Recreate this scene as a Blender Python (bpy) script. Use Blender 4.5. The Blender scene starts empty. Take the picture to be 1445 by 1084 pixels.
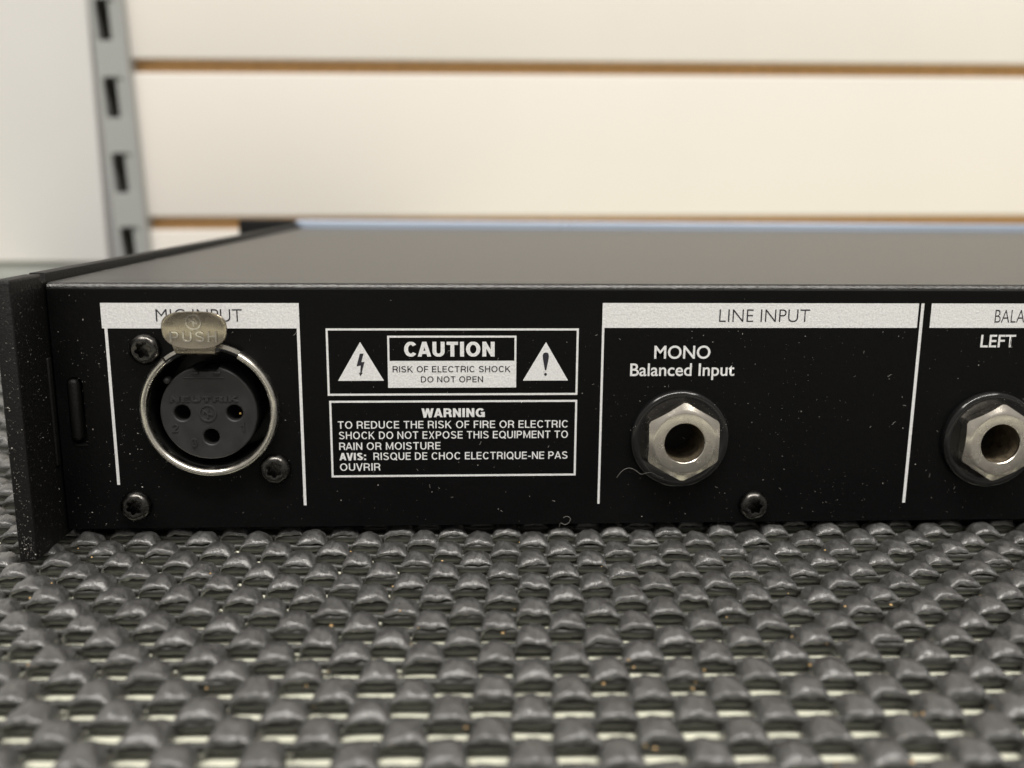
import bpy, math, random
from mathutils import Matrix, Vector, noise
random.seed(11)
sc = bpy.context.scene
COL = sc.collection
MM = 0.001
PI = math.pi

# ---------------------------------------------------------------- camera
R = Vector((0.99869391, -0.05056014, 0.00735809))
U = Vector((0.00302217, 0.20221967, 0.97933552))
F = Vector((0.05100329, 0.97803419, -0.20210836))
cd = bpy.data.cameras.new('camera')
cam = bpy.data.objects.new('camera', cd); COL.objects.link(cam)
m = Matrix.Identity(4)
for i in range(3):
    m[i][0] = R[i]; m[i][1] = U[i]; m[i][2] = -F[i]
m.translation = Vector((-4.109, -158.481, 59.741)) * MM
cam.matrix_world = m
cd.sensor_width = 36.0
cd.lens = 1300.94 / 1445 * 36
cd.clip_start = 0.01; cd.clip_end = 50
cd.dof.use_dof = True
cd.dof.focus_distance = 0.160
cd.dof.aperture_fstop = cd.lens / 2.3
sc.camera = cam

# ---------------------------------------------------------------- light
w = bpy.data.worlds.new('World'); sc.world = w; w.use_nodes = True
bg = w.node_tree.nodes['Background']
bg.inputs[0].default_value = (1.0, 0.96, 0.90, 1); bg.inputs[1].default_value = 0.34
# unseen room as a gradient, paler above, darker below, shaped for metal contrast
_nt = w.node_tree; _tc = _nt.nodes.new('ShaderNodeTexCoord'); _sp = _nt.nodes.new('ShaderNodeSeparateXYZ'); _cr = _nt.nodes.new('ShaderNodeValToRGB')
_mr = _nt.nodes.new('ShaderNodeMapRange'); _mr.inputs[1].default_value = -1; _mr.inputs[2].default_value = 1
_nt.links.new(_tc.outputs['Generated'], _sp.inputs[0]); _nt.links.new(_sp.outputs[2], _mr.inputs[0]); _nt.links.new(_mr.outputs[0], _cr.inputs[0])
_cr.color_ramp.interpolation = 'EASE'
_cr.color_ramp.elements[0].position = .30; _cr.color_ramp.elements[0].color = (.40, .375, .34, 1)
_cr.color_ramp.elements[1].position = .72; _cr.color_ramp.elements[1].color = (1.25, 1.2, 1.12, 1)
_nt.links.new(_cr.outputs[0], bg.inputs[0])
def area(loc, target, sx, sy, power, col):
    l = bpy.data.lights.new('ceiling_light', 'AREA'); l.shape = 'RECTANGLE'
    l.size = sx; l.size_y = sy; l.energy = power; l.color = col
    o = bpy.data.objects.new('ceiling_light', l); COL.objects.link(o)
    o.location = loc
    o.rotation_euler = (Vector(target) - Vector(loc)).to_track_quat('-Z', 'Y').to_euler()
WARM = (1.0, 0.955, 0.89)
area((0.05, -0.62, 1.50), (0.05, -0.40, 0), 1.2, 0.12, 27, WARM)
area((-0.75, -0.75, 1.60), (-0.75, -0.75, 0), 0.30, 1.2, 16.5, WARM)
area((0.95, -0.95, 1.60), (0.95, -0.95, 0), 0.30, 1.2, 16.5, WARM)
sc.view_settings.view_transform = 'Standard'; sc.view_settings.look = 'None'
sc.view_settings.exposure = 0.0; sc.view_settings.gamma = 1.0
sc.cycles.use_denoising = True
sc.cycles.max_bounces = 8

# ---------------------------------------------------------------- materials
def mat(name, base, rough=.5, metal=0., spec=.5, grain=None, rvar=0., cvar=0., cscale=200., coat=0., extra=None):
    """grain = list of (scale per metre, height in metres)"""
    M = bpy.data.materials.new(name); M.use_nodes = True
    nt = M.node_tree; b = nt.nodes['Principled BSDF']
    b.inputs['Base Color'].default_value = (*base, 1); b.inputs['Roughness'].default_value = rough
    b.inputs['Metallic'].default_value = metal; b.inputs['Specular IOR Level'].default_value = spec
    b.inputs['Coat Weight'].default_value = coat; b.inputs['Coat Roughness'].default_value = .22
    tc = nt.nodes.new('ShaderNodeTexCoord'); src = tc.outputs['Object']
    if extra and extra.get('stretch'):
        mp = nt.nodes.new('ShaderNodeMapping'); mp.inputs['Scale'].default_value = extra['stretch']
        nt.links.new(src, mp.inputs[0]); src = mp.outputs[0]
    prev = None
    for sc_, h in (grain or []):
        n = nt.nodes.new('ShaderNodeTexNoise'); n.inputs['Scale'].default_value = sc_; n.inputs['Detail'].default_value = 3
        n.inputs['Roughness'].default_value = .6
        nt.links.new(src, n.inputs['Vector'])
        bp = nt.nodes.new('ShaderNodeBump'); bp.inputs['Distance'].default_value = h; bp.inputs['Strength'].default_value = 1
        nt.links.new(n.outputs[0], bp.inputs['Height'])
        if prev: nt.links.new(prev.outputs[0], bp.inputs['Normal'])
        prev = bp
    if prev:
        nt.links.new(prev.outputs[0], b.inputs['Normal'])
        if coat:                                       # wet-looking skin follows a finer, shallower relief
            n = nt.nodes.new('ShaderNodeTexNoise'); n.inputs['Scale'].default_value = 2600; n.inputs['Detail'].default_value = 3
            nt.links.new(src, n.inputs['Vector'])
            bp = nt.nodes.new('ShaderNodeBump'); bp.inputs['Distance'].default_value = .00009; bp.inputs['Strength'].default_value = 1
            nt.links.new(n.outputs[0], bp.inputs['Height']); nt.links.new(bp.outputs[0], b.inputs['Coat Normal'])
    if rvar or cvar:
        n = nt.nodes.new('ShaderNodeTexNoise'); n.inputs['Scale'].default_value = cscale; n.inputs['Detail'].default_value = 5
        nt.links.new(tc.outputs['Object'], n.inputs['Vector'])
        if rvar:
            r = nt.nodes.new('ShaderNodeMapRange'); r.inputs[1].default_value = .3; r.inputs[2].default_value = .7
            r.inputs[3].default_value = max(0, rough - rvar); r.inputs[4].default_value = rough + rvar
            nt.links.new(n.outputs[0], r.inputs[0]); nt.links.new(r.outputs[0], b.inputs['Roughness'])
        if cvar:
            mx = nt.nodes.new('ShaderNodeMix'); mx.data_type = 'RGBA'
            mx.inputs[6].default_value = (*[c * (1 - cvar) for c in base], 1)
            mx.inputs[7].default_value = (*[min(1, c * (1 + cvar)) for c in base], 1)
            r2 = nt.nodes.new('ShaderNodeMapRange'); r2.inputs[1].default_value = .3; r2.inputs[2].default_value = .7
            nt.links.new(n.outputs[0], r2.inputs[0]); nt.links.new(r2.outputs[0], mx.inputs[0])
            nt.links.new(mx.outputs[2], b.inputs['Base Color'])
    return M
POWDER = [(900, .00006), (2600, .00005)]
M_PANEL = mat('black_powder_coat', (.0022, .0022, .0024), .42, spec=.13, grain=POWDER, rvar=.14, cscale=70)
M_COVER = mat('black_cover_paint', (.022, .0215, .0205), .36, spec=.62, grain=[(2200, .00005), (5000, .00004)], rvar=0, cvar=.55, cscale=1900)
M_BEND = mat('black_bend_paint', (.003, .003, .003), .26, spec=.8, grain=[(1300, .00009), (3500, .00009)])
M_CHEEK = mat('black_cheek_paint', (.0045, .0044, .0042), .5, spec=.22, grain=[(1500, .00009), (3500, .00006)])
M_PRINT = mat('white_silkscreen', (.70, .705, .71), .55, spec=.3, grain=[(1300, .00006), (3000, .00005)], cvar=.12, cscale=3000)
M_INK = mat('dark_silkscreen', (.016, .015, .022), .5, grain=[(1300, .00005)])
M_NICKEL = mat('satin_nickel', (.68, .635, .565), .24, metal=1, grain=[(4000, .000003)], rvar=.06, cvar=.04, cscale=600)
M_TAB = mat('stamped_tab_nickel', (.44, .39, .31), .27, metal=1, grain=[(4000, .000003)], rvar=.06, cvar=.06, cscale=500)
M_RING = mat('ring_nickel', (.68, .65, .59), .24, metal=1, grain=[(1200, .000004)], rvar=.08, cvar=.08, cscale=500)
M_CAVITY = mat('black_moulding', (.006, .006, .006), .35, spec=.4)
M_INSERT = mat('dark_grey_plastic', (.021, .021, .022), .48, spec=.45, grain=[(900, .00002), (3500, .00002)], rvar=.08, cvar=.25, cscale=350)
M_WASHER = mat('glossy_black_plastic', (.006, .006, .0062), .17, spec=.5, grain=[(300, .00003)], rvar=.05)
M_SCREW = mat('black_steel', (.075, .072, .068), .25, metal=1, grain=[(900, .00002)], rvar=.1, cvar=.2, cscale=900)
M_BRASS = mat('brass_contact', (.75, .50, .18), .3, metal=1)
M_VOID = mat('dark_interior', (.004, .004, .004), .7)
M_BORE = mat('dusty_bore', (.13, .105, .07), .5, metal=.4, grain=[(1500, .00008)], cvar=.5, cscale=900)
M_ALU = mat('blue_anodised_aluminium', (.40, .47, .58), .32, metal=.35, rvar=.05, cscale=60)
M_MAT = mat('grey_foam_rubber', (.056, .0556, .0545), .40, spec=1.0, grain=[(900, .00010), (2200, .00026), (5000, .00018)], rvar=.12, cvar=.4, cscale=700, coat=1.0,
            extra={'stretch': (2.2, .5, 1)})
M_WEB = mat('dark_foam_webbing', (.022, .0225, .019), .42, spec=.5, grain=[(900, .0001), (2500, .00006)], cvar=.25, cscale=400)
M_SHELF = mat('off_white_shelf', (.66, .67, .55), .5, grain=[(500, .00002)], cvar=.05, cscale=120)
M_SLAT = mat('cream_laminate', (.735, .70, .655), .42, spec=.4, cvar=.015, cscale=9)
M_MDF = mat('raw_fibreboard', (.60, .36, .155), .8, grain=[(900, .0001)], cvar=.12, cscale=300)
M_UPRIGHT = mat('grey_painted_steel', (.34, .35, .345), .4, spec=.5)
M_BACK = mat('off_white_painted_steel', (.66, .65, .645), .45, spec=.4, cvar=.015, cscale=12)
M_DUST = mat('pale_dust', (.50, .48, .44), .8)
M_HAIR = mat('pale_hair', (.26, .25, .23), .6)
M_CRUMB = mat('tan_crumb', (.55, .36, .16), .7)

# ---------------------------------------------------------------- mesh helpers (all coordinates in mm)
def link(name, verts, faces, material, parent=None, smooth=False, loc=None):
    me = bpy.data.meshes.new(name)
    me.from_pydata([(x * MM, y * MM, z * MM) for x, y, z in verts], [], faces)
    me.materials.append(material)
    if smooth: me.polygons.foreach_set('use_smooth', [True] * len(me.polygons))
    me.update()
    o = bpy.data.objects.new(name, me); COL.objects.link(o)
    if parent: o.parent = parent
    if loc: o.location = [c * MM for c in loc]
    return o
def auto(o, deg=35):
    me = o.data
    me.polygons.foreach_set('use_smooth', [True] * len(me.polygons))
    me.set_sharp_from_angle(angle=math.radians(deg))
def empty(name, label=None, cat=None, loc=(0, 0, 0), group=None):
    o = bpy.data.objects.new(name, None); COL.objects.link(o); o.empty_display_size = .01
    o.location = [c * MM for c in loc]
    if label: o['label'] = label
    if cat: o['category'] = cat
    if group: o['group'] = group
    return o
def tag(o, label=None, cat=None, kind=None, group=None):
    if label: o['label'] = label
    if cat: o['category'] = cat
    if kind: o['kind'] = kind
    if group: o['group'] = group
    return o
def recalc(o):
    import bmesh
    bm = bmesh.new(); bm.from_mesh(o.data); bmesh.ops.recalc_face_normals(bm, faces=bm.faces); bm.to_mesh(o.data); bm.free()
def box(name, x0, x1, y0, y1, z0, z1, material, parent=None, bev=0., seg=3):
    import bmesh
    bm = bmesh.new(); bmesh.ops.create_cube(bm, size=1)
    for v in bm.verts:
        v.co = ((x0 + x1) / 2 + v.co.x * (x1 - x0), (y0 + y1) / 2 + v.co.y * (y1 - y0), (z0 + z1) / 2 + v.co.z * (z1 - z0))
    if bev: bmesh.ops.bevel(bm, geom=list(bm.edges), offset=bev, segments=seg, affect='EDGES', profile=.5)
    for v in bm.verts: v.co *= MM
    me = bpy.data.meshes.new(name); bm.to_mesh(me); bm.free(); me.materials.append(material)
    o = bpy.data.objects.new(name, me); COL.objects.link(o)
    if parent: o.parent = parent
    if bev: auto(o, 40)
    return o
def circle(cx, cz, r, n=64, a0=0, ccw=True):
    return [(cx + r * math.cos(a0 + 2 * PI * i / n * (1 if ccw else -1)), cz + r * math.sin(a0 + 2 * PI * i / n * (1 if ccw else -1))) for i in range(n)]
def plate(name, loops, y0, y1, material, parent=None, bevel=0., bres=2):
    """Flat plate in the XZ plane, from y0 (front) to y1 (rear), outline loops[0], others holes."""
    c = bpy.data.curves.new(name, 'CURVE'); c.dimensions = '2D'; c.fill_mode = 'BOTH'
    for lp in loops:
        s = c.splines.new('POLY'); s.points.add(len(lp) - 1); s.use_cyclic_u = True
        for p, (x, z) in zip(s.points, lp): p.co = (x, z, 0, 1)
    c.extrude = (y1 - y0) / 2 - bevel; c.bevel_depth = bevel; c.bevel_resolution = bres; c.offset = -bevel
    t = bpy.data.objects.new('t', c); COL.objects.link(t)
    dg = bpy.context.evaluated_depsgraph_get()
    me = bpy.data.meshes.new_from_object(t.evaluated_get(dg)); me.name = name
    bpy.data.objects.remove(t); bpy.data.curves.remove(c)
    for v in me.vertices:
        x, z, d = v.co; v.co = (x * MM, ((y0 + y1) / 2 - d) * MM, z * MM)
    me.materials.clear(); me.materials.append(material)
    o = bpy.data.objects.new(name, me); COL.objects.link(o)
    if parent: o.parent = parent
    auto(o, 40)
    return o
def lathe(prof, cx, cz, n=72, rad=None, closed=False):
    """prof: list of (r, y); axis along Y through (cx, cz)."""
    vs, fs = [], []
    for r, y in prof:
        for i in range(n):
            a = 2 * PI * i / n; rr = rad(a, r) if rad else r
            vs.append((cx + rr * math.cos(a), y, cz + rr * math.sin(a)))
    for k in range(len(prof) - 1):
        for i in range(n):
            j = (i + 1) % n
            fs.append((k * n + i, k * n + j, (k + 1) * n + j, (k + 1) * n + i))
    return vs, fs
def tube(pts, r, n=8, flat=1.0):
    vs, fs = [], []; P = [Vector(p) for p in pts]
    for i, p in enumerate(P):
        t = (P[min(i + 1, len(P) - 1)] - P[max(i - 1, 0)]).normalized()
        a = t.cross(Vector((0, 1, 0.01))).normalized(); b = t.cross(a)
        rr = r[i] if isinstance(r, (list, tuple)) else r
        for k in range(n):
            q = p + a * rr * math.cos(2 * PI * k / n) + b * rr * flat * math.sin(2 * PI * k / n); vs.append(tuple(q))
    for i in range(len(P) - 1):
        for k in range(n):
            j = (k + 1) % n; fs.append((i * n + k, i * n + j, (i + 1) * n + j, (i + 1) * n + k))
    fs.append(tuple(range(n))[::-1]); fs.append(tuple((len(P) - 1) * n + k for k in range(n)))
    return vs, fs

# ---------------------------------------------------------------- lettering: grotesque capitals drawn as strokes
def arc(cx, cy, rx, ry, a0, a1, n=14):
    return [(cx + rx * math.cos(math.radians(a0 + (a1 - a0) * i / n)), cy + ry * math.sin(math.radians(a0 + (a1 - a0) * i / n))) for i in range(n + 1)]
def glyph(ch, w):
    h = w / 2
    if ch == ' ': return .20, []
    if ch == 'I': return w, [[(h, 0), (h, 1)]]
    if ch == 'L': W = .50; return W, [[(h, 1), (h, h), (W, h)]]
    if ch == 'E': W = .56; return W, [[(W, 1 - h), (h, 1 - h), (h, h), (W, h)], [(h, .52), (W - .03, .52)]]
    if ch == 'F': W = .52; return W, [[(W, 1 - h), (h, 1 - h), (h, 0)], [(h, .49), (W - .05, .49)]]
    if ch == 'H': W = .66; return W, [[(h, 0), (h, 1)], [(W - h, 0), (W - h, 1)], [(h, .53), (W - h, .53)]]
    if ch == 'T': W = .62; return W, [[(0, 1 - h), (W, 1 - h)], [(W / 2, 1 - h), (W / 2, 0)]]
    if ch == 'O': W = .78; return W, [arc(W / 2, .5, W / 2 - h, .5 - h + .012, 90, 450, 32)]
    if ch == 'Q': W = .78; return W, [arc(W / 2, .5, W / 2 - h, .5 - h + .012, 90, 450, 32), [(.45, .24), (.76, -.04)]]
    if ch == 'C': W = .72; return W, [arc(W / 2 + .01, .5, W / 2 - h, .5 - h + .012, 38, 322, 26)]
    if ch == 'G': W = .76; return W, [arc(W / 2, .5, W / 2 - h, .5 - h + .012, 40, 335, 26), [(.42, .47), (W - h, .47), (W - h, 0)]]
    if ch == 'D': W = .68; return W, [[(h, 1), (h, 0)], [(h, 1 - h), (.28, 1 - h)] + arc(.30, .5, W - .30 - h, .5 - h, 90, -90, 16) + [(h, h)]]
    if ch == 'U': W = .66; return W, [[(h, 1), (h, .34)] + arc(W / 2, .34, W / 2 - h, .34 - h + .012, 180, 360, 16) + [(W - h, 1)]]
    if ch in 'PR':
        W = .62 if ch == 'P' else .66; m_ = .46
        s = [[(h, 0), (h, 1)], [(h, 1 - h), (.34, 1 - h)] + arc(.36, (1 - h + m_) / 2, W - .36 - h - .01, (1 - h - m_) / 2, 90, -90, 12) + [(h, m_)]]
        if ch == 'R': s.append([(.34, m_), (.47, m_ - .03), (.54, m_ - .13), (.56, .14), (.60, 0)])
        return W, s
    if ch == 'B':
        W = .62; m_ = .53
        return W, [[(h, 0), (h, 1)], [(h, 1 - h), (.32, 1 - h)] + arc(.34, (1 - h + m_) / 2, .2, (1 - h - m_) / 2, 90, -90, 10) + [(h, m_), (h, h), (.34, h)] + arc(.36, (h + m_) / 2, .2, (m_ - h) / 2, -90, 90, 10)]
    if ch == 'S':
        W = .64; c = W / 2
        a = arc(c, .745, c - h - .02, .255 - h + .012, 18, 255, 16); b = arc(c, .265, c - h, .265 - h + .012, 75, -162, 16)
        return W, [a + b]
    if ch == 'A': W = .72; a = w * .55; return W, [[(a - .02, -.05), (W / 2 - w * .05, 1.05)], [(W - a + .02, -.05), (W / 2 + w * .05, 1.05)], [(.17, .29), (W - .17, .29)]]
    if ch == 'V': W = .68; a = w * .55; return W, [[(a - .02, 1.05), (W / 2 - w * .05, -.05)], [(W - a + .02, 1.05), (W / 2 + w * .05, -.05)]]
    if ch == 'W': W = .98; a = w * .55; return W, [[(a - .02, 1.05), (.27, -.05)], [(.27, -.05), (W / 2, 1.05)], [(W / 2, 1.05), (W - .27, -.05)], [(W - .27, -.05), (W - a + .02, 1.05)]]
    if ch == 'M': W = .80; return W, [[(h, 0), (h, 1)], [(W - h, 0), (W - h, 1)], [(h * 1.05, 1.0), (W / 2, .08), (W - h * 1.05, 1.0)]]
    if ch == 'N': W = .67; return W, [[(h, 0), (h, 1)], [(W - h, 0), (W - h, 1)], [(h * .95, 1.02), (W - h * .95, -.02)]]
    if ch == 'K': W = .68; a = w * .7; return W, [[(h, 0), (h, 1)], [(W - a, 1.04), (h, .36)], [(.24, .56), (W - a + .04, -.04)]]
    if ch == 'X': W = .66; a = w * .6; return W, [[(a, -.04), (W - a, 1.04)], [(a, 1.04), (W - a, -.04)]]
    if ch == ':': return w, [[(h, 0), (h, w)], [(h, .54), (h, .54 + w)]]
    if ch == '-': return .30, [[(0, .36), (.30, .36)]]
    if ch == '1': return .36, [[(0, .74), (.12, .78), (.24, .98), (.24, 0)]]
    if ch == '2': return .54, [arc(.27, .72, .24, .25, 170, -35, 12) + [(.05, .06), (.52, .06)]]
    if ch == '3': return .54, [arc(.24, .745, .2, .21, 140, -90, 10), arc(.24, .285, .24, .25, 90, -140, 10)]
    raise KeyError(ch)
def band(pl, w):
    """quad strip of width w round a polyline, mitred"""
    P = [Vector(p) for p in pl]
    P = [P[0]] + [q for p, q in zip(P, P[1:]) if (q - p).length > 1e-4]; n = len(P); L, Rr = [], []
    closed = (P[0] - P[-1]).length < 1e-4
    for i in range(n):
        if closed and i in (0, n - 1): d0 = P[-1] - P[-2]; d1 = P[1] - P[0]
        else: d0 = P[i] - P[max(i - 1, 0)]; d1 = P[min(i + 1, n - 1)] - P[i]
        if d0.length < 1e-9: d0 = d1
        if d1.length < 1e-9: d1 = d0
        d0 = d0.normalized(); d1 = d1.normalized()
        n0 = Vector((-d0.y, d0.x)); n1 = Vector((-d1.y, d1.x)); q = (n0 + n1)
        if q.length < 1e-6: q = n0
        q.normalize(); k = min(1 / max(.2, q.dot(n0)), 2.4)
        L.append(P[i] + q * w / 2 * k); Rr.append(P[i] - q * w / 2 * k)
    return L, Rr
def strokes_mesh(strokes, w, fx, y, rise):
    """strokes in glyph space; fx maps (x, z) to mm; each stroke a raised strip with sides. y = base plane, rise towards viewer (-Y)"""
    vs, fs = [], []
    for si, st in enumerate(strokes):
        L, Rr = band(st, w); b = len(vs)
        L2, R2_ = band(st, w * 1.5) if rise > .02 else (L, Rr)
        if rise <= .02:
            for q in L + Rr:
                q.y = min(1.0, max(-.0 if st[-1][1] > -.03 or len(st) != 2 or w < .1 or si < 0 else q.y, q.y))
        n = len(L); yy = y - rise - .0015 * (si % 7)
        for l, r in zip(L, Rr):
            for p in (l, r):
                X, Z = fx(p.x, p.y); vs.append((X, yy, Z))
        for l, r in zip(L2, R2_):
            for p in (l, r):
                X, Z = fx(p.x, p.y); vs.append((X, y + .01, Z))
        o = 2 * n
        for i in range(n - 1):
            fs.append((b + 2 * i, b + 2 * i + 1, b + 2 * i + 3, b + 2 * i + 2))
            if rise > .02:
                fs.append((b + 2 * i, b + 2 * i + 2, b + o + 2 * i + 2, b + o + 2 * i)); fs.append((b + 2 * i + 1, b + o + 2 * i + 1, b + o + 2 * i + 3, b + 2 * i + 3))
        if rise > .02:
            fs.append((b, b + o, b + o + 1, b + 1)); e = b + 2 * n - 2; fs.append((e, e + 1, e + o + 1, e + o))
    return vs, fs
def text_strokes(s, w, gap=.15, space=.26):
    x = 0; out = []
    items = []
    prev = ''
    for ch in s:
        if ch == ' ': x += space; prev = ''; continue
        if ch in 'AVW' and prev: x -= gap * .75 if prev in 'CAVWTOR' else gap * .3
        elif prev in 'AVW' and prev: x -= gap * .75 if ch in 'CTOV' else gap * .3
        elif prev in 'CL': x -= gap * .25
        prev = ch or prev
        W, st = glyph(ch, w)
        items.append((x, W, st)); x += W + gap
    total = items[-1][0] + items[-1][1]
    for x0, W, st in items:
        for p in st: out.append([(x0 + a, b) for a, b in p])
    return out, total
def lettering(s, x0, x1, z0, cap, w, material, parent, y=-.02, rise=.012, label=None, skew=0.):
    # gap between letters is solved so that the line has the width seen on the panel
    g = max(.07, .20 - w * .42)
    st, tot = text_strokes(s, w, g, .22 + g)
    sx = (x1 - x0) / tot
    vs, fs = strokes_mesh(st, w, lambda a, b: (x0 + a * sx + skew * b * cap, z0 + b * cap), y, rise)
    o = link('lettering', vs, fs, material, parent)
    o['label'] = label or ('printed words ' + s)
    return o
def humanist(s, x0, x1, z0, cap, material, parent, y=-.02, off=0., fullwidth=None, name='lettering', skew=0.):
    c = bpy.data.curves.new('t', 'FONT'); c.body = s; c.size = 1; c.offset = off; c.resolution_u = 6
    t = bpy.data.objects.new('t', c); COL.objects.link(t)
    dg = bpy.context.evaluated_depsgraph_get()
    me = bpy.data.meshes.new_from_object(t.evaluated_get(dg)); me.name = name
    bpy.data.objects.remove(t); bpy.data.curves.remove(c)
    xs = [v.co.x for v in me.vertices]; a, b = min(xs), max(xs)
    capu = .655
    sx = (x1 - x0) / (b - a)
    for v in me.vertices:
        zz = v.co.y * cap / capu
        v.co = ((x0 + (v.co.x - a) * sx + skew * zz) * MM, y * MM, (z0 + zz) * MM)
    me.materials.clear(); me.materials.append(material)
    o = bpy.data.objects.new(name, me); COL.objects.link(o); o.parent = parent
    o['label'] = 'printed words ' + s
    return o

# ================================================================ shelf, wall
sh = box('shelf', -620, 760, -260, 497, -7, -3.3, M_SHELF, bev=.5); tag(sh, 'pale off white metal shelf under the woven liner', 'shelf', 'structure')

wall = empty('slatwall', 'cream slatwall panel with raw brown grooves behind the rack unit', 'slatwall', (0, 500, 0))
TILT = .0083
def wz(x, z): return z + TILT * x
def slat_mesh(z0, z1):
    x0, x1 = -232, 1100
    prof = [(12, z0 + 3), (2, z0), (.8, z0 + .2), (.2, z0 + .8), (0, z0 + 1.8), (0, z1 - 1.8), (.2, z1 - .8), (.8, z1 - .2), (2, z1), (12, z1 - 3)]
    vs = []; fs = []
    for x in (x0, x1):
        for y, z in prof: vs.append((x, y, wz(x, z)))
    n = len(prof)
    for i in range(n):
        j = (i + 1) % n; fs.append((i, n + i, n + j, j))
    fs.append(tuple(range(n))[::-1]); fs.append(tuple(range(n, 2 * n)))
    return vs, fs
zt = 43.8
for k in range(-1, 8):
    o = link('slat', *slat_mesh(zt + 104 * k, zt + 104 * k + 95.6), M_SLAT, wall); recalc(o); auto(o, 50)
bk = box('groove_backing', -232, 1100, 8.0, 12, -110, 870, M_MDF, wall)
for v in bk.data.vertices: v.co.z += TILT * v.co.x
# upright with real slots
up = empty('shelf_upright', 'grey slotted steel upright between the white back panel and the slatwall', 'upright', (-231, 494, 0))
def rr(cx, cz, wd, ht, r, n=5):
    o_ = []
    for sx, sz, a0 in ((1, 1, 0), (-1, 1, 90), (-1, -1, 180), (1, -1, 270)):
        for i in range(n + 1):
            a = math.radians(a0 + 90 * i / n); o_.append((cx + sx * (wd / 2 - r) + r * math.cos(a), cz + sz * (ht / 2 - r) + r * math.sin(a)))
    return o_
holes = []
z = 120.5 - 49 * 2
while z < 820:
    holes.append(rr(-.5, z, 13, 26, 1.5)); z += 49
pl = plate('face_plate', [[(-10.5, -60), (10.5, -60), (10.5, 860), (-10.5, 860)]] + holes, -1.6, 0, M_UPRIGHT, up, bevel=.5)
box('channel_side', -10.5, -8.8, 0, 30, -60, 860, M_UPRIGHT, up, bev=.3)
box('channel_side', 8.8, 10.5, 0, 30, -60, 860, M_UPRIGHT, up, bev=.3)
box('channel_back', -8.8, 8.8, 24, 26, -60, 860, M_VOID, up)
box('inner_flange', 1.2, 6.5, .12, 1.2, -60, 860, M_UPRIGHT, up)
up.rotation_euler = (0, math.radians(-2.1), 0)
bp_ = box('back_panel', -900, -249.5, 494, 500, 11.5, 860, M_BACK, bev=1.0)
tag(bp_, 'plain off white back panel left of the slotted upright', 'panel')
rl = box('shelf_back_rail', -900, -249.5, 497.5, 503, -3, 11, M_UPRIGHT, bev=.6)
tag(rl, 'low grey rail along the shelf under the white back panel', 'rail')

# ================================================================ shelf liner
LIN = empty('shelf_liner', 'dark grey woven foam grip liner spread over the shelf', 'shelf liner', (0, 0, 0))
CX, CY = 4.92, -.026 * 4.92
AX, AY = .0756, 1.0
PER = 9.25
PROF0 = [(1.5, 2.1, -2.4), (1.1, 2.5, -1.75), (.65, 2.76, -1.30), (.25, 2.88, -1.02), (.04, 2.94, -.84), (.0, 2.96, -.66), (.09, 2.97, -.42), (.32, 2.96, -.16),
        (.85, 2.88, .08), (1.8, 2.7, .27), (2.9, 2.50, .38), (3.8, 2.36, .26), (4.6, 2.26, -.30), (5.4, 2.16, -1.2), (6.2, 2.0, -2.2), (6.9, 1.5, -3.3)]
def dense(pr, k):
    out = []
    for i in range(len(pr) - 1):
        p = [pr[max(0, min(len(pr) - 1, i + q))] for q in (-1, 0, 1, 2)]
        for t in range(k):
            t /= k
            out.append(tuple(.5 * (2 * b + (c - a) * t + (2 * a - 5 * b + 4 * c - d) * t * t + (3 * b - a - 3 * c + d) * t ** 3) for a, b, c, d in zip(*p)))
    return out + [pr[-1]]
PROF = dense(PROF0, 2)
def nub_geo(seed, na=28, prof=PROF):
    rnd = random.Random(seed); ph = [rnd.uniform(0, 6.28) for _ in range(6)]; off = Vector((seed * 7.3, seed * 3.1, 0))
    vs = []; fs = []
    wsc = rnd.uniform(.95, 1.04); hs = rnd.uniform(-.22, .12); lean = rnd.uniform(-.25, .25); ln = rnd.uniform(.93, 1.04)
    for y, hw, zt_ in prof:
        for i in range(na + 1):
            a = PI * i / na; c = math.cos(a); s = math.sin(a)
            x = hw * wsc * math.copysign(abs(c) ** .86, c); z_ = -3.3 + (max(zt_ + hs, -3.25) + 3.3) * (s ** .52 if s > 1e-6 else 0)
            p = Vector((x, y * ln, z_))
            d = noise.noise(p * .55 + off) * .30 + noise.noise(p * 1.7 + off) * .12
            if na > 10: d += noise.noise(Vector((p.x * 3.6, p.y * 1.1, p.z * 3.6)) + off) * .13 + noise.noise(Vector((p.x * 7, p.y * 2.2, p.z * 7)) + off) * .06
            x += d * c * .8 + lean * (z_ + 1) * .15; z_ += d * s
            yy = y * ln + (noise.noise(Vector((x * .9, z_ * .6, seed))) * .28) - .10 * abs(x) * 0
            if y < 1.5: yy += .13 * (abs(x) / 2.6) ** 2
            vs.append((x, yy, z_))
    for k in range(len(prof) - 1):
        for i in range(na):
            a = k * (na + 1) + i; fs.append((a, a + 1, a + na + 2, a + na + 1))
    fs.append(tuple(range(na + 1))[::-1])
    return vs, fs
NV = 14
meshes = []
for s in range(NV):
    vs, fs = nub_geo(s + 1)
    o = link('nub', vs, fs, M_MAT, None, smooth=True); meshes.append(o.data); bpy.data.objects.remove(o)
def in_view(x, y):
    d = Vector((x, y + 158.48, -59.7)); zc = d.dot(F)
    if zc < 40: return None
    px = 722.5 + 1300.9 * d.dot(R) / zc; py = 542 - 1300.9 * d.dot(U) / zc
    return (px, py) if -60 < px < 1505 and py < 1150 else None
cells = []
for i in range(-70, 72):
    for j in range(-14, 56):
        yr = j * PER + (PER / 2 if i % 2 else 0)
        x = 7.4 + i * CX + AX * (yr); y = -14.2 + i * CY + yr * AY
        if x < -300 or x > 330 or y < -130 or y > 480: continue
        if y > 12 and -70 < x: continue                    # hidden below the rack unit
        cells.append((x, y))
vis = []; rest = []
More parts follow.
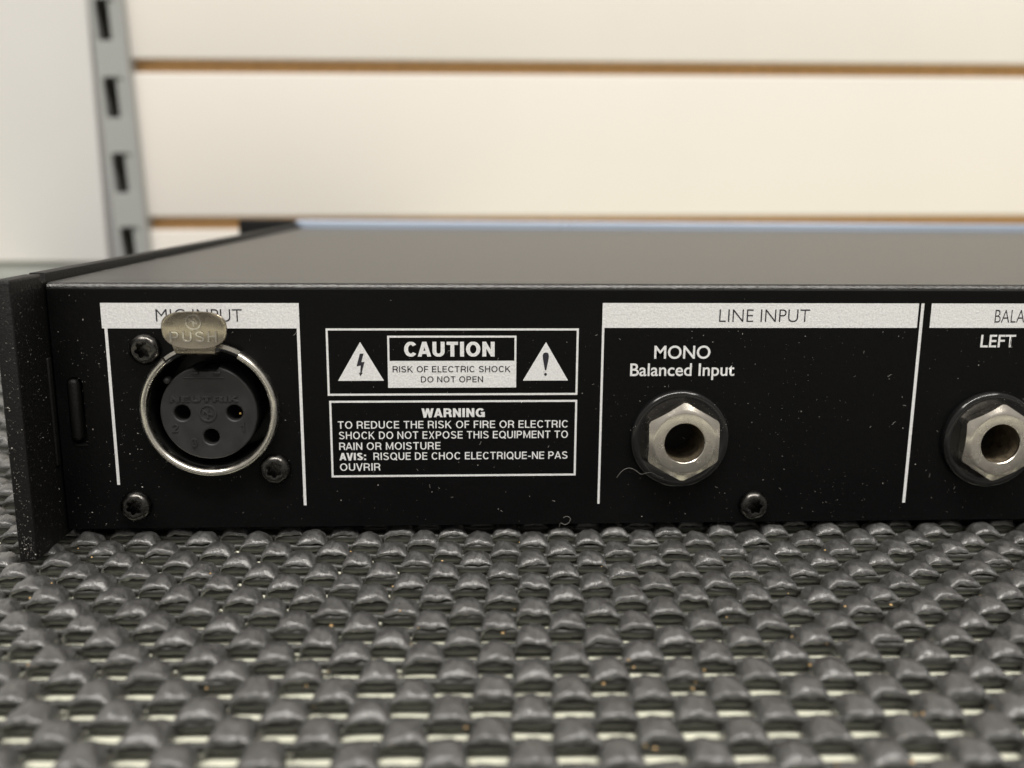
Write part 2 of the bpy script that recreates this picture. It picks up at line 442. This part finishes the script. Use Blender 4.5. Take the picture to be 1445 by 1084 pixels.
for x, y in cells:
    v = in_view(x, y)
    (vis if v and y < 4 + (60 if x < -80 and False else 0) else rest).append((x, y))
vis.sort(key=lambda c: c[1]); rest += vis[300:]; vis = vis[:300]
rnd = random.Random(5)
for x, y in vis:
    o = bpy.data.objects.new('nub', rnd.choice(meshes)); COL.objects.link(o); o.parent = LIN
    o.location = ((x + rnd.uniform(-.16, .16)) * MM, (y + rnd.uniform(-.2, .2)) * MM, rnd.uniform(-.10, .06) * MM)
    o.rotation_euler = (rnd.uniform(-.03, .03), rnd.uniform(-.05, .05), rnd.uniform(-.05, .05))
    s = rnd.choice((1, -1)); o.scale = (1, rnd.uniform(.95, 1.04), 1)
# the rest as one mesh
vv, ff = [], []
low = [nub_geo(s + 50, 6, [PROF0[k] for k in (1, 3, 5, 8, 10, 13, 15)]) for s in range(6)]
for x, y in rest:
    vs, fs = rnd.choice(low); b = len(vv); vv += [(a + x, c + y, d) for a, c, d in vs]; ff += [tuple(q + b for q in f) for f in fs]
tag(link('outer_nubs', vv, ff, M_MAT, LIN, smooth=True), kind='stuff')
# cross strands that hang low between the nubs, one row of webbing under every line of lips
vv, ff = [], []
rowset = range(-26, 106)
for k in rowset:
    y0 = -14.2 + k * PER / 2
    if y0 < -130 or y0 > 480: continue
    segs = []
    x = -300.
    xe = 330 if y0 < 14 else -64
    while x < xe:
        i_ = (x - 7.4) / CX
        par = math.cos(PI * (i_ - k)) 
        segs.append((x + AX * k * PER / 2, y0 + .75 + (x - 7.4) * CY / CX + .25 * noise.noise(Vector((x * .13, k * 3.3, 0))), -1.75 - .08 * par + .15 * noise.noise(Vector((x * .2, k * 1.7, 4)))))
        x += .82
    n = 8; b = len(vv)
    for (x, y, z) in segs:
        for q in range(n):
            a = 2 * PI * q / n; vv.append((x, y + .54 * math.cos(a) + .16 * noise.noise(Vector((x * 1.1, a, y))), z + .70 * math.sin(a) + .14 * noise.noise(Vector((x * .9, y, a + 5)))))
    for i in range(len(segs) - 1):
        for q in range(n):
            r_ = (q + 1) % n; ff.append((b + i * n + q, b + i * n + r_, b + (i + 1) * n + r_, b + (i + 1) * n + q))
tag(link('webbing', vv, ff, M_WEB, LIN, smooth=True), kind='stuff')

# ================================================================ rack unit
UNIT = empty('rack_unit', 'black one unit rack audio processor seen from its rear connector side', 'audio device', (0, 0, 0))
XL, XR, ZB, ZT, YB = -74.2, 366., 1.0, 44.6, 250.
# rear panel: front sheet with holes
MC = (-48.15, 22.75)
HOLES = [circle(MC[0], MC[1], 10.6, 72), rr(-70.95, 22.5, 2.75, 11.8, 1.2), circle(34.3, 16.9, 5.0, 32), circle(91.4, 16.4, 5.0, 32)] + [circle(a, b, 1.7, 16) for a, b in ((-58.6, 33.3), (-37.55, 11.95), (-62.1, 5.35), (48.45, 4.4))]
RB = 1.1
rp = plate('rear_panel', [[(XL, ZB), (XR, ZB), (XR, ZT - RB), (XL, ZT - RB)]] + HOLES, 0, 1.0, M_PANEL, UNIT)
rp['label'] = 'black powder coated rear panel with white print'
# folded cover
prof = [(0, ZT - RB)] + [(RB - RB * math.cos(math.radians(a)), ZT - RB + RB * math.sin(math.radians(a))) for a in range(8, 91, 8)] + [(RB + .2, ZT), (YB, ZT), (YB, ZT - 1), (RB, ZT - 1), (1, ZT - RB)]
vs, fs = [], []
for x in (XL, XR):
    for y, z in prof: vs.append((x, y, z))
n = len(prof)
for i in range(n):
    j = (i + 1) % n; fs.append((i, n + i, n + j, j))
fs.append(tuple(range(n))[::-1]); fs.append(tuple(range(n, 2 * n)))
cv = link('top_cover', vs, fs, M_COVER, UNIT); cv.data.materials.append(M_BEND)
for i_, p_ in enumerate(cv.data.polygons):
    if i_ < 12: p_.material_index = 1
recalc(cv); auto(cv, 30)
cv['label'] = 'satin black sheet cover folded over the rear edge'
box('side_wall', XL, XL + 1, 1.0, YB, ZB, ZT - 1, M_PANEL, UNIT)
box('side_wall', XR - 1, XR, 1.0, YB, ZB, ZT - 1, M_PANEL, UNIT)
box('base_plate', XL + 1, XR - 1, 1.0, YB, ZB, ZB + 1, M_PANEL, UNIT)
# cheek: side plate reaching past the rear panel
def cheek():
    x0, x1 = -77.7, -74.75
    outl = [(-11.4, -.35), (-11.4, 45.3), (-10.9, 46.0), (-.4, 46.0), (-.1, 44.9), (1.2, 44.9), (1.6, 46.1), (YB, 46.1), (YB, -.2)]
    c = bpy.data.curves.new('cheek', 'CURVE'); c.dimensions = '2D'; c.fill_mode = 'BOTH'
    s = c.splines.new('POLY'); s.points.add(len(outl) - 1); s.use_cyclic_u = True
    for p, (a, b) in zip(s.points, outl): p.co = (a, b, 0, 1)
    c.extrude = (x1 - x0) / 2 - .45; c.bevel_depth = .45; c.bevel_resolution = 3; c.offset = -.45
    t = bpy.data.objects.new('t', c); COL.objects.link(t)
    me = bpy.data.meshes.new_from_object(t.evaluated_get(bpy.context.evaluated_depsgraph_get())); me.name = 'side_cheek'
    bpy.data.objects.remove(t)
    for v in me.vertices:
        a, b, d = v.co; v.co = (((x0 + x1) / 2 + d) * MM, a * MM, b * MM)
    me.materials.clear(); me.materials.append(M_CHEEK)
    o = bpy.data.objects.new('side_cheek', me); COL.objects.link(o); o.parent = UNIT
    recalc(o); auto(o, 40)
    o['label'] = 'thick black side cheek projecting past the rear panel'
    return o
ck = cheek()
rib = box('cheek_rib', -74.9, -74.3, -1.6, -.25, 13, 32, M_CHEEK, ck, bev=.28)
# a second cheek closes the far, unseen end
box('side_cheek', XR + .6, XR + 3.5, -11.4, YB, -.35, 46, M_CHEEK, UNIT, bev=.45)
# front panel at the far side
fp = box('front_panel', -77.0, XR + 3, YB + .3, YB + 4.5, -.5, 47.9, M_ALU, UNIT, bev=.8)
fp['label'] = 'pale blue grey front panel edge along the far side'
for xa, xb in ((-101, -77.4), (XR + 3.4, XR + 27)):
    e_ = box('rack_ear', xa, xb, YB - 2, YB + 4.2, -.5, 48.1, M_CHEEK, UNIT, bev=.9)
# tongue in the slot
bx = box('slot_tongue', -72.15, -70.35, -.75, 1.6, 17.2, 28.1, M_CHEEK, rp, bev=.75)
bx['label'] = 'raised metal tongue inside the narrow slot'
box('slot_shade_block', -73.0, -68.6, 2.6, 4.0, 15.6, 29.4, M_VOID, rp)  # near-black block behind the slot, standing in for the shade inside it
ln = box('slot_lip', -71.6, -69.7, -.12, .5, 16.25, 16.55, M_CHEEK, rp)

# ---------------- print
P1, P2 = -.02, -.05
def sheet(name, pts, y, material, label=None):
    o = link(name, [(x, y, z) for x, z in pts], [tuple(range(len(pts)))], material, rp)
    if label: o['label'] = label
    return o
def rect(x0, x1, z0, z1): return [(x0, z0), (x1, z0), (x1, z1), (x0, z1)]
HT, HB = 41.3, 36.95
sheet('header_bar', rect(-65.6, -32.5, 36.85, 41.2), P1, M_PRINT, 'white bar headed MIC INPUT')
sheet('header_bar', rect(19.85, 76.05, HB, HT), P1, M_PRINT, 'white bar headed LINE INPUT')
sheet('header_bar', rect(78.35, 190, HB, HT), P1, M_PRINT, 'white bar cut by the right edge')
def vline(x, z0, z1, wd=.42): return sheet('divider_line', rect(x - wd / 2, x + wd / 2, z0, z1), P1 - .004, M_PRINT)
vline(-64.95, 9.1, 36.95, .5); vline(-32.65, 5.0, 41.2, .5); vline(20.02, 4.75, 41.3, .4); vline(76.75, 4.4, 41.3, .55)
def frame(name, x0, x1, z0, z1, t, label=None):
    vs = [(x0, P1, z0), (x1, P1, z0), (x1, P1, z1), (x0, P1, z1), (x0 + t, P1, z0 + t), (x1 - t, P1, z0 + t), (x1 - t, P1, z1 - t), (x0 + t, P1, z1 - t)]
    o = link(name, vs, [(0, 1, 5, 4), (1, 2, 6, 5), (2, 3, 7, 6), (3, 0, 4, 7)], M_PRINT, rp)
    if label: o['label'] = label
frame('print_border', -28.0, 15.75, 25.0, 36.85, .36, 'thin white border round the caution print')
frame('print_border', -27.8, 15.75, 10.15, 24.1, .36, 'thin white border round the warning text')
frame('print_border', -17.5, 4.88, 26.38, 35.58, .34, 'thin white border round the word CAUTION')
sheet('notice_block', rect(-17.2, 4.58, 26.68, 31.15), P1 - .004, M_PRINT, 'white block under the word CAUTION')
def tri(xa, xb, z0, z1, lbl):
    return sheet('warning_triangle', [(xa, z0), (xb, z0), ((xa + xb) / 2, z1)], P1, M_PRINT, lbl)
tri(-26.15, -18.2, 27.65, 34.5, 'white triangle with a lightning flash'); tri(6.05, 14.03, 27.6, 34.45, 'white triangle with an exclamation mark')
# symbols, from the close view: 28.9 px of zoom per mm
fx = lambda a, b: (-22.3 + (a - 242) / 29.5, 27.65 + (352 - b) / 28.9)
bolt = [(243, 213), (262, 213), (250, 256), (266, 256), (250, 312), (256, 310), (243, 329), (236, 309), (243, 312), (246, 273), (225, 278)]
me_pts = [fx(a, b) for a, b in bolt]
from mathutils.geometry import tessellate_polygon
tr = tessellate_polygon([[Vector((x, z, 0)) for x, z in me_pts]])
o = link('lightning_symbol', [(x, P2, z) for x, z in me_pts], [tuple(t) for t in tr], M_INK, rp)
ex = [(10.04 + x, 27.6 + z) for x, z in [(0, 1.85), (.14, 1.9), (.26, 2.6), (.50, 3.9), (.54, 4.5), (.40, 4.9), (0, 5.02), (-.40, 4.9), (-.54, 4.5), (-.50, 3.9), (-.26, 2.6), (-.14, 1.9)]]
o = link('exclamation_symbol', [(x, P2, z) for x, z in ex] + [(x, P2, z) for x, z in circle(10.04, 28.72, .26, 12)], [tuple(range(12)), tuple(range(12, 24))], M_INK, rp)
# words
humanist('MIC INPUT', -56.48, -42.04, 38.0, 2.1, M_INK, rp, y=P2, off=-.012)
humanist('LINE INPUT', 40.41, 56.54, 37.98, 2.18, M_INK, rp, y=P2, off=-.012)
humanist('BALANCED', 90.09, 102.0, 37.88, 2.25, M_INK, rp, y=P2, off=-.012)
humanist('LEFT', 87.99, 94.4, 33.47, 2.11, M_PRINT, rp, y=P1, off=.012)
humanist('MONO', 29.18, 39.17, 31.5, 2.15, M_PRINT, rp, y=P1, off=.012)
humanist('Balanced Input', 25.01, 43.67, 28.4, 2.1, M_PRINT, rp, y=P1, off=.012)
lettering('CAUTION', -14.56, 1.08, 31.9, 2.62, .215, M_PRINT, rp)
lettering('RISK OF ELECTRIC SHOCK', -16.61, 3.88, 29.16, 1.08, .125, M_INK, rp, y=P2)
lettering('DO NOT OPEN', -11.73, -.93, 27.36, 1.05, .125, M_INK, rp, y=P2)
lettering('WARNING', -11.67, -.61, 21.06, 1.6, .215, M_PRINT, rp)
for s, x0, x1, z0 in (('TO REDUCE THE RISK OF FIRE OR ELECTRIC', -26.37, 14.24, 19.05), ('SHOCK DO NOT EXPOSE THIS EQUIPMENT TO', -26.25, 14.21, 17.15),
                      ('RAIN OR MOISTURE', -26.25, -8.48, 15.18), ('RISQUE DE CHOC ELECTRIQUE-NE PAS', -20.29, 14.21, 13.3), ('OUVRIR', -26.22, -19.16, 11.36)):
    lettering(s, x0, x1, z0, 1.36, .138, M_PRINT, rp)
lettering('AVIS:', -26.27, -21.64, 13.3, 1.34, .215, M_PRINT, rp)

# ---------------- screws
def screw(x, z, rot, tilt=0):
    n = 72
    def rad(r, k, depthmix): pass
    rings = []
    def torx(a, s): return s * (1.2 + .20 * math.cos(6 * (a - rot)))
    prof = [('t', .05, .7), ('t', .9, .7), ('t', .98, -1.2), ('t', 1.0, -1.60), ('c', 1.56, -1.70), ('c', 1.85, -1.66), ('c', 2.2, -1.46), ('c', 2.5, -1.08), ('c', 2.68, -.6), ('c', 2.72, -.25), ('c', 2.6, .0)]
    vs, fs = [], []
    for kd, r, y in prof:
        for i in range(n):
            a = 2 * PI * i / n; q = torx(a, r) if kd == 't' else r
            vs.append((q * math.cos(a), y, q * math.sin(a)))
    for k in range(len(prof) - 1):
        for i in range(n):
            j = (i + 1) % n; fs.append((k * n + i, k * n + j, (k + 1) * n + j, (k + 1) * n + i))
    fs.append(tuple(range(n)))
    o = link('screw', vs, fs, M_SCREW, UNIT, loc=(x, -.01, z)); recalc(o); auto(o, 38)
    return o
s1 = screw(-58.6, 33.3, .2); s2 = screw(-37.55, 11.95, .55); s3 = screw(-62.1, 5.35, .35); s4 = screw(48.45, 4.4, .1)
s1['label'] = 'black star drive screw upper left of the microphone socket'; s2['label'] = 'black star drive screw lower right of the microphone socket'
s3['label'] = 'black star drive screw at the lower left corner of the panel'; s4['label'] = 'black star drive screw right of the mono jack by the bottom edge'

# ---------------- microphone socket
cx, cz = MC
vs, fs = lathe([(10.9, -.3), (10.45, -.5), (10.3, 0), (10.2, 12), (.01, 12)], cx, cz)
SOC = link('microphone_socket', vs, fs, M_CAVITY, UNIT, smooth=True); auto(SOC, 40)
SOC['label'] = 'three pin microphone socket with nickel ring and push tab'
# nickel ring with a gap on top
def ring_arc(a0, a1, n=96):
    prof = [(11.72, .0), (11.80, -1.0), (11.76, -1.5), (11.6, -1.95), (11.35, -2.2), (11.1, -2.27), (10.8, -2.2), (10.55, -1.95), (10.42, -1.55), (10.40, -1.0), (10.40, .6)]
    vs, fs = [], []
    for i in range(n + 1):
        a = math.radians(a0 + (a1 - a0) * i / n)
        for r, y in prof: vs.append((cx + r * math.cos(a), y, cz + r * math.sin(a)))
    m_ = len(prof)
    for i in range(n):
        for k in range(m_ - 1): fs.append((i * m_ + k, i * m_ + k + 1, (i + 1) * m_ + k + 1, (i + 1) * m_ + k))
    fs.append(tuple(range(m_))); fs.append(tuple(n * m_ + k for k in range(m_))[::-1])
    return vs, fs
o = link('ring', *ring_arc(128, 420), M_RING, SOC); recalc(o); auto(o, 40)
# flat spring arms bridging the gap
for a0, a1, r0, r1 in ((60.5, 80, 11.2, 11.9), (101, 127, 11.1, 11.7)):
    vs, fs = [], []
    for i in range(13):
        a = math.radians(a0 + (a1 - a0) * i / 12)
        for r, y in ((r1, -.9), (r1, -1.5), (r0, -1.6), (r0, -.9)): vs.append((cx + r * math.cos(a), y, cz + r * math.sin(a)))
    for i in range(12):
        for k in range(4): fs.append((i * 4 + k, i * 4 + (k + 1) % 4, (i + 1) * 4 + (k + 1) % 4, (i + 1) * 4 + k))
    fs.append((0, 1, 2, 3)); fs.append((51, 50, 49, 48))
    o = link('spring_arm', vs, fs, M_RING, SOC); recalc(o)
# insert
ix, iz, iy = -48.45, 22.15, -.6
outl = []
for i in range(96):
    a = 2 * PI * i / 96; x = 8.3 * math.cos(a); z = 8.3 * math.sin(a)
    outl.append((x, z))
# notch at the top
outl2 = []
for x, z in outl:
    if z > 0 and abs(x) < 1.9: z = min(z, 7.35)
    outl2.append((ix + x, iz + z))
h3 = [(-4.55, .0), (4.40, .0), (.2, -4.25)]
ins = plate('insert', [outl2] + [circle(ix + a, iz + b, 1.38, 28) for a, b in h3], iy, iy + 7, M_INSERT, SOC, bevel=.28)
ins['label'] = 'dark grey plastic insert with three pin holes'
for a, b in h3:
    o = link('pin_hole', *lathe([(1.36, iy + .3), (1.3, iy + 6), (.01, iy + 6)], ix + a, iz + b, 24), M_VOID, SOC, smooth=True)
    if a > 4: o = box('contact', ix + a + .55, ix + a + .95, iy + .9, iy + 3, iz + b - .55, iz + b - .15, M_BRASS, SOC, bev=.05)
# step across the top of the insert and key
box('insert_step', ix - 3.9, ix + 3.0, iy - .16, iy + .3, iz + 6.15, iz + 6.35, M_INSERT, SOC, bev=.07)
for xx in (-2.5, 1.2): box('insert_ridge', ix + xx, ix + xx + 1.2, iy - .35, iy + 1, iz + 6.75, iz + 7.35, M_INSERT, SOC, bev=.2)
vs, fs = lathe([(.01, iy - .45), (.35, iy - .4), (.6, iy - .1), (.65, iy + 1)], ix - 6.75, iz + 5.75, 16)
link('key_bump', vs, fs, M_INSERT, SOC, smooth=True)
# moulded lettering
def raised(s, xc, z0, width, cap, wt, y, rise, material, lbl, slope=0.):
    o = lettering(s, xc - width / 2, xc + width / 2, z0, cap, wt, material, SOC, y=y, rise=rise, label=lbl)
    o.name = 'moulded_lettering'
    return o
raised('NEUTRIK', ix - .6, iz + 2.05, 11.6, .88, .20, iy, .18, M_INSERT, 'moulded word NEUTRIK')
raised('2', ix - 5.85, iz - 3.35, .85, 1.35, .14, iy, .16, M_INSERT, 'moulded number 2')
raised('1', ix + 5.8, iz - 3.3, .6, 1.35, .16, iy, .16, M_INSERT, 'moulded number 1')
raised('3', ix - 2.75, iz - 6.0, .85, 1.35, .14, iy, .16, M_INSERT, 'moulded number 3')
def logo(xc, zc, r, y, material, fy=None):
    st = [arc(0, 0, r, r, 0, 360, 28), [(0, -r * .62), (0, r * .1), (r * .1, r * .55)], [(0, 0), (-r * .55, r * .35), (-r * .5, -r * .1)], [(0, -.1 * r), (r * .5, -r * .2), (r * .35, r * .3)]]
    vs, fs = strokes_mesh(st, r * .17, lambda a, b: (xc + a, zc + b), y, .16)
    if fy: vs = [(a, b + fy(a, c), c) for a, b, c in vs]
    o = link('moulded_emblem', vs, fs, material, SOC); return o
logo(ix - .15, iz - .05, 1.38, iy, M_INSERT)
# push tab: dished nickel thumb plate on a neck rising from the slot
tx, tz = -48.95, 37.15
def taby(a, c):
    u = (a - tx) / 5.4; v = (c - tz) / 3.3
    return -4.6 - .15 * v + .45 * (1 - min(1, (u * u + v * v) ** 1.3)) + .0
def tab():
    N, K = 64, 12; vs, fs = [], []
    def outline(a):
        c, s = math.cos(a), math.sin(a); p = 2 / 3.1
        x = 5.35 * math.copysign(abs(c) ** p, c); z = 3.15 * math.copysign(abs(s) ** p, s)
        if z < 0: x *= 1 - .20 * (abs(z) / 3.15) ** 2
        return x, z
    rings = [(0.02, 0)] + [(k / K, 0) for k in range(1, K)] + [(.975, 0.0), (1.0, .12), (1.005, .35), (.99, .62), (.9, .72), (.02, .72)]
    for r, dy in rings:
        for i in range(N):
            x, z = outline(2 * PI * i / N); X, Z = tx + x * r, tz + z * r
            vs.append((X, taby(X, Z) + dy, Z))
    for k in range(len(rings) - 1):
        for i in range(N):
            j = (i + 1) % N; fs.append((k * N + i, k * N + j, (k + 1) * N + j, (k + 1) * N + i))
    return vs, fs
o = link('push_tab', *tab(), M_TAB, SOC); recalc(o); auto(o, 50); o['label'] = 'nickel thumb tab embossed with the word PUSH'
# neck: strip from the tab's foot bending back into the slot
pts = [(-4.3, 34.6), (-4.25, 34.0), (-4.1, 33.45), (-3.6, 33.0), (-2.8, 32.75), (-1.5, 32.6), (.6, 32.5)]
vs, fs = [], []
for i, (y, z) in enumerate(pts):
    hw = 3.55 - .12 * min(i, 3)
    y2, z2 = y + (.5 if i < 3 else .2), z + (0 if i < 2 else .45)
    for xx, a, b in ((-hw, y, z), (hw, y, z), (hw, y2, z2), (-hw, y2, z2)): vs.append((tx - .2 + xx, a, b))
for i in range(len(pts) - 1):
    for k in range(4): fs.append((i * 4 + k, i * 4 + (k + 1) % 4, (i + 1) * 4 + (k + 1) % 4, (i + 1) * 4 + k))
fs.append((0, 1, 2, 3)); fs.append(tuple(range((len(pts) - 1) * 4, len(pts) * 4)))
o = link('tab_neck', vs, fs, M_TAB, SOC); recalc(o); auto(o, 50)
st, tot = text_strokes('PUSH', .12, .26)
wd, cap = 7.5, 1.75
vs, fs = strokes_mesh(st, .12, lambda a, b: (tx - .1 + (a / tot - .5) * wd, tz - 1.95 + b * cap), 0, .26)
vs = [(a, b + taby(a, c) + .02, c) for a, b, c in vs]
o = link('embossed_lettering', vs, fs, M_RING, SOC); o['label'] = 'embossed word PUSH'
logo(tx - .1, tz + 1.35, 1.2, 0.02, M_RING, fy=taby)

# ---------------- jacks
def jack(x, z, rot, dx, lbl):
    y = -.02
    ws, fs = lathe([(4.2, y), (4.2, y - .9), (6.6, y - 1.0), (7.6, y - 1.22), (8.2, y - 1.35), (8.65, y - 1.2), (8.9, y - .8), (8.95, y)], x, z, 96)
    J = link('jack_socket', ws, fs, M_WASHER, UNIT); recalc(J); auto(J, 50); J['label'] = lbl
    n = 144; hx, hz = x + dx, z + .05
    def hexr(a):
        k = (a - rot - PI / 2) % (PI / 3) - PI / 6
        return 6.27 / math.cos(k)
    def hr(a): return 6.27 / math.cos(((a - rot) % (PI / 3)) - PI / 6 - 0) if False else 6.27 / math.cos((((a - rot - PI / 2) + PI / 3 * 6) % (PI / 3)) - PI / 6)
    yf = -3.7
    vs, fs = [], []
    rings = []
    for i in range(n):
        a = 2 * PI * i / n
        H = min(hr(a), 7.06)
        col = [(3.57, yf + 3.0), (3.57, yf + .12), (3.68, yf), (5.25, yf), (5.55, yf + .05)]
        for t in (.33, .66, 1.0):
            r = 5.55 + (H - 5.55) * t; col.append((r, yf + .05 + (r - 5.55) * .52))
        col.append((H, -1.05))
        for r, yy in col: vs.append((hx + r * math.cos(a), yy, hz + r * math.sin(a)))
    m_ = len(col)
    for i in range(n):
        j = (i + 1) % n
        for k in range(m_ - 1): fs.append((i * m_ + k, i * m_ + k + 1, j * m_ + k + 1, j * m_ + k))
    o = link('hex_nut', vs, fs, M_NICKEL, J); recalc(o); auto(o, 24)
    link('bore', *lathe([(3.56, yf + .5), (3.5, 6)], hx, hz, 48), M_BORE, J, smooth=True)
    link('bore_end', *lathe([(3.5, 6), (.01, 6)], hx, hz, 48), M_VOID, J)
    return J
jack(34.25, 16.95, 0.0, .2, 'mono line input jack with a hexagonal nickel nut')
jack(91.5, 16.45, -.05, .15, 'left output jack, its nut cut by the right edge')

# ---------------- dust, lint
rnd = random.Random(3)
vv, ff = [], []
def fleck(x, y, z, s, nrm):
    b = len(vv); k = rnd.choice((3, 4, 5)); a0 = rnd.random() * 6
    e = rnd.uniform(.5, 1.6)
    for i in range(k):
        a = a0 + 2 * PI * i / k; p = s * rnd.uniform(.6, 1.2); q = p * math.cos(a) * e; t = p * math.sin(a) / e
        if nrm == 'y': vv.append((x + q, y - rnd.uniform(.0, .05), z + t))
        elif nrm == 'x': vv.append((x + rnd.uniform(0, .05), y + q, z + t))
        else: vv.append((x + q, y + t, z + rnd.uniform(0, .05)))
    if nrm == 'y': vv.append((x, y - s * .6 - .03, z))
    elif nrm == 'x': vv.append((x + s * .6, y, z))
    else: vv.append((x, y, z + s * .6))
    for i in range(k): ff.append((b + i, b + (i + 1) % k, b + k))
def sz(): return min(.12, .018 + rnd.expovariate(1 / .019))
for _ in range(2100):
    x = rnd.uniform(-74, 110)
    if rnd.random() < .35: x = rnd.gauss(-62, 10)
    if rnd.random() < .15: x = rnd.gauss(55, 14)
    z = rnd.uniform(1.5, 43)
    if not -73.8 < x < 140: continue
    if noise.noise(Vector((x * .08, z * .1, 0))) < rnd.uniform(-.5, .25): continue
    if (x - cx) ** 2 + (z - cz) ** 2 < 130: continue
    if z > 36.5 and rnd.random() < .8: continue
    fleck(x, -.06, z, sz(), 'y')
for _ in range(420): fleck(-74.73, rnd.uniform(-11, -.5), rnd.uniform(0, 45), sz(), 'x')
for _ in range(260): fleck(rnd.uniform(-77.4, -75), -11.45, rnd.betavariate(1, 1.6) * 45, sz() * 1.1, 'y')
for _ in range(45): fleck(rnd.gauss(-76, .8), -11.45, rnd.uniform(0, 4), sz() * 1.6, 'y')
for _ in range(170): fleck(rnd.uniform(-73, 150), rnd.uniform(2, 100), 44.61, sz() * .9, 'z')
for _ in range(60): fleck(-73.9 + abs(rnd.gauss(0, .5)), rnd.uniform(3, 60), 44.61, sz() * 1.5, 'z')
for jx in (34.3, 91.5):
    for _ in range(120):
        a = rnd.uniform(.2, 2.9); r = rnd.uniform(6.9, 9.0); fleck(jx + r * math.cos(a), -1.3, 16.9 + r * math.sin(a), sz() * .6, 'y')
# short fibres
for _ in range(46):
    x = rnd.uniform(-72, 105); z = rnd.uniform(2, 41)
    if (x - cx) ** 2 + (z - cz) ** 2 < 150: continue
    a = rnd.uniform(0, PI); L = rnd.uniform(.25, .9); c = rnd.uniform(-1.5, 1.5); p = []
    for i in range(6):
        p.append((x, -.09, z)); x += math.cos(a) * L / 5; z += math.sin(a) * L / 5; a += c / 5
    vs, fs = tube(p, .016, 4); b = len(vv); vv += vs; ff += [tuple(q + b for q in f) for f in fs]
d = link('dust', vv, ff, M_DUST); tag(d, 'pale dust specks and short fibres over the black rear panel', 'dust', 'stuff')
# long curly hair by the mono jack
def spl(pts, n=8):
    out = []
    for i in range(len(pts) - 1):
        p0, p1, p2, p3 = [Vector(pts[max(0, min(len(pts) - 1, i + k))]) for k in (-1, 0, 1, 2)]
        for t in range(n):
            t /= n; out.append(tuple(.5 * ((2 * p1) + (-p0 + p2) * t + (2 * p0 - 5 * p1 + 4 * p2 - p3) * t * t + (-p0 + 3 * p1 - 3 * p2 + p3) * t ** 3)))
    out.append(tuple(pts[-1])); return out
hair = [(23.2, -.15, 9.7), (24.1, -.3, 11.0), (25.3, -.5, 11.6), (26.5, -.7, 11.2), (27.4, -1.0, 10.6), (28.3, -1.3, 10.9), (29.2, -1.5, 11.05), (30.2, -1.5, 10.5), (31.4, -1.5, 10.0)]
vs, fs = tube(spl(hair), .03, 5)
tag(link('hair', vs, fs, M_HAIR, smooth=True), 'fine pale hair curling left from the washer of the mono jack', 'hair')
curl = [(13.6, -.3, 2.2), (14.2, -.5, 2.6), (14.9, -.6, 2.2), (14.6, -.6, 1.4), (13.9, -.5, 1.0), (13.2, -.4, 1.3), (12.9, -.3, .6)]
vs, fs = tube(spl(curl), .028, 5)
tag(link('lint', vs, fs, M_HAIR, smooth=True), 'small curl of pale lint on the bottom edge of the panel, left of the jack', 'lint')
# crumbs caught in the liner
vv, ff = [], []
for _ in range(110):
    x, y = rnd.uniform(-80, 90), rnd.uniform(-75, -2)
    s = rnd.uniform(.08, .28); b = len(vv)
    zc_ = rnd.uniform(-1.6, -.3)
    for v in ((1, 0, 0), (-1, .2, 0), (0, 1, .1), (.1, -1, 0), (0, 0, 1), (0, .1, -1)): vv.append((x + v[0] * s * rnd.uniform(.5, 1.4), y + v[1] * s, zc_ + v[2] * s * .7))
    for f in ((0, 2, 4), (2, 1, 4), (1, 3, 4), (3, 0, 4), (2, 0, 5), (1, 2, 5), (3, 1, 5), (0, 3, 5)): ff.append(tuple(q + b for q in f))
tag(link('crumbs', vv, ff, M_CRUMB), 'tan crumbs and grit caught between the nubs of the liner', 'crumbs', 'stuff')
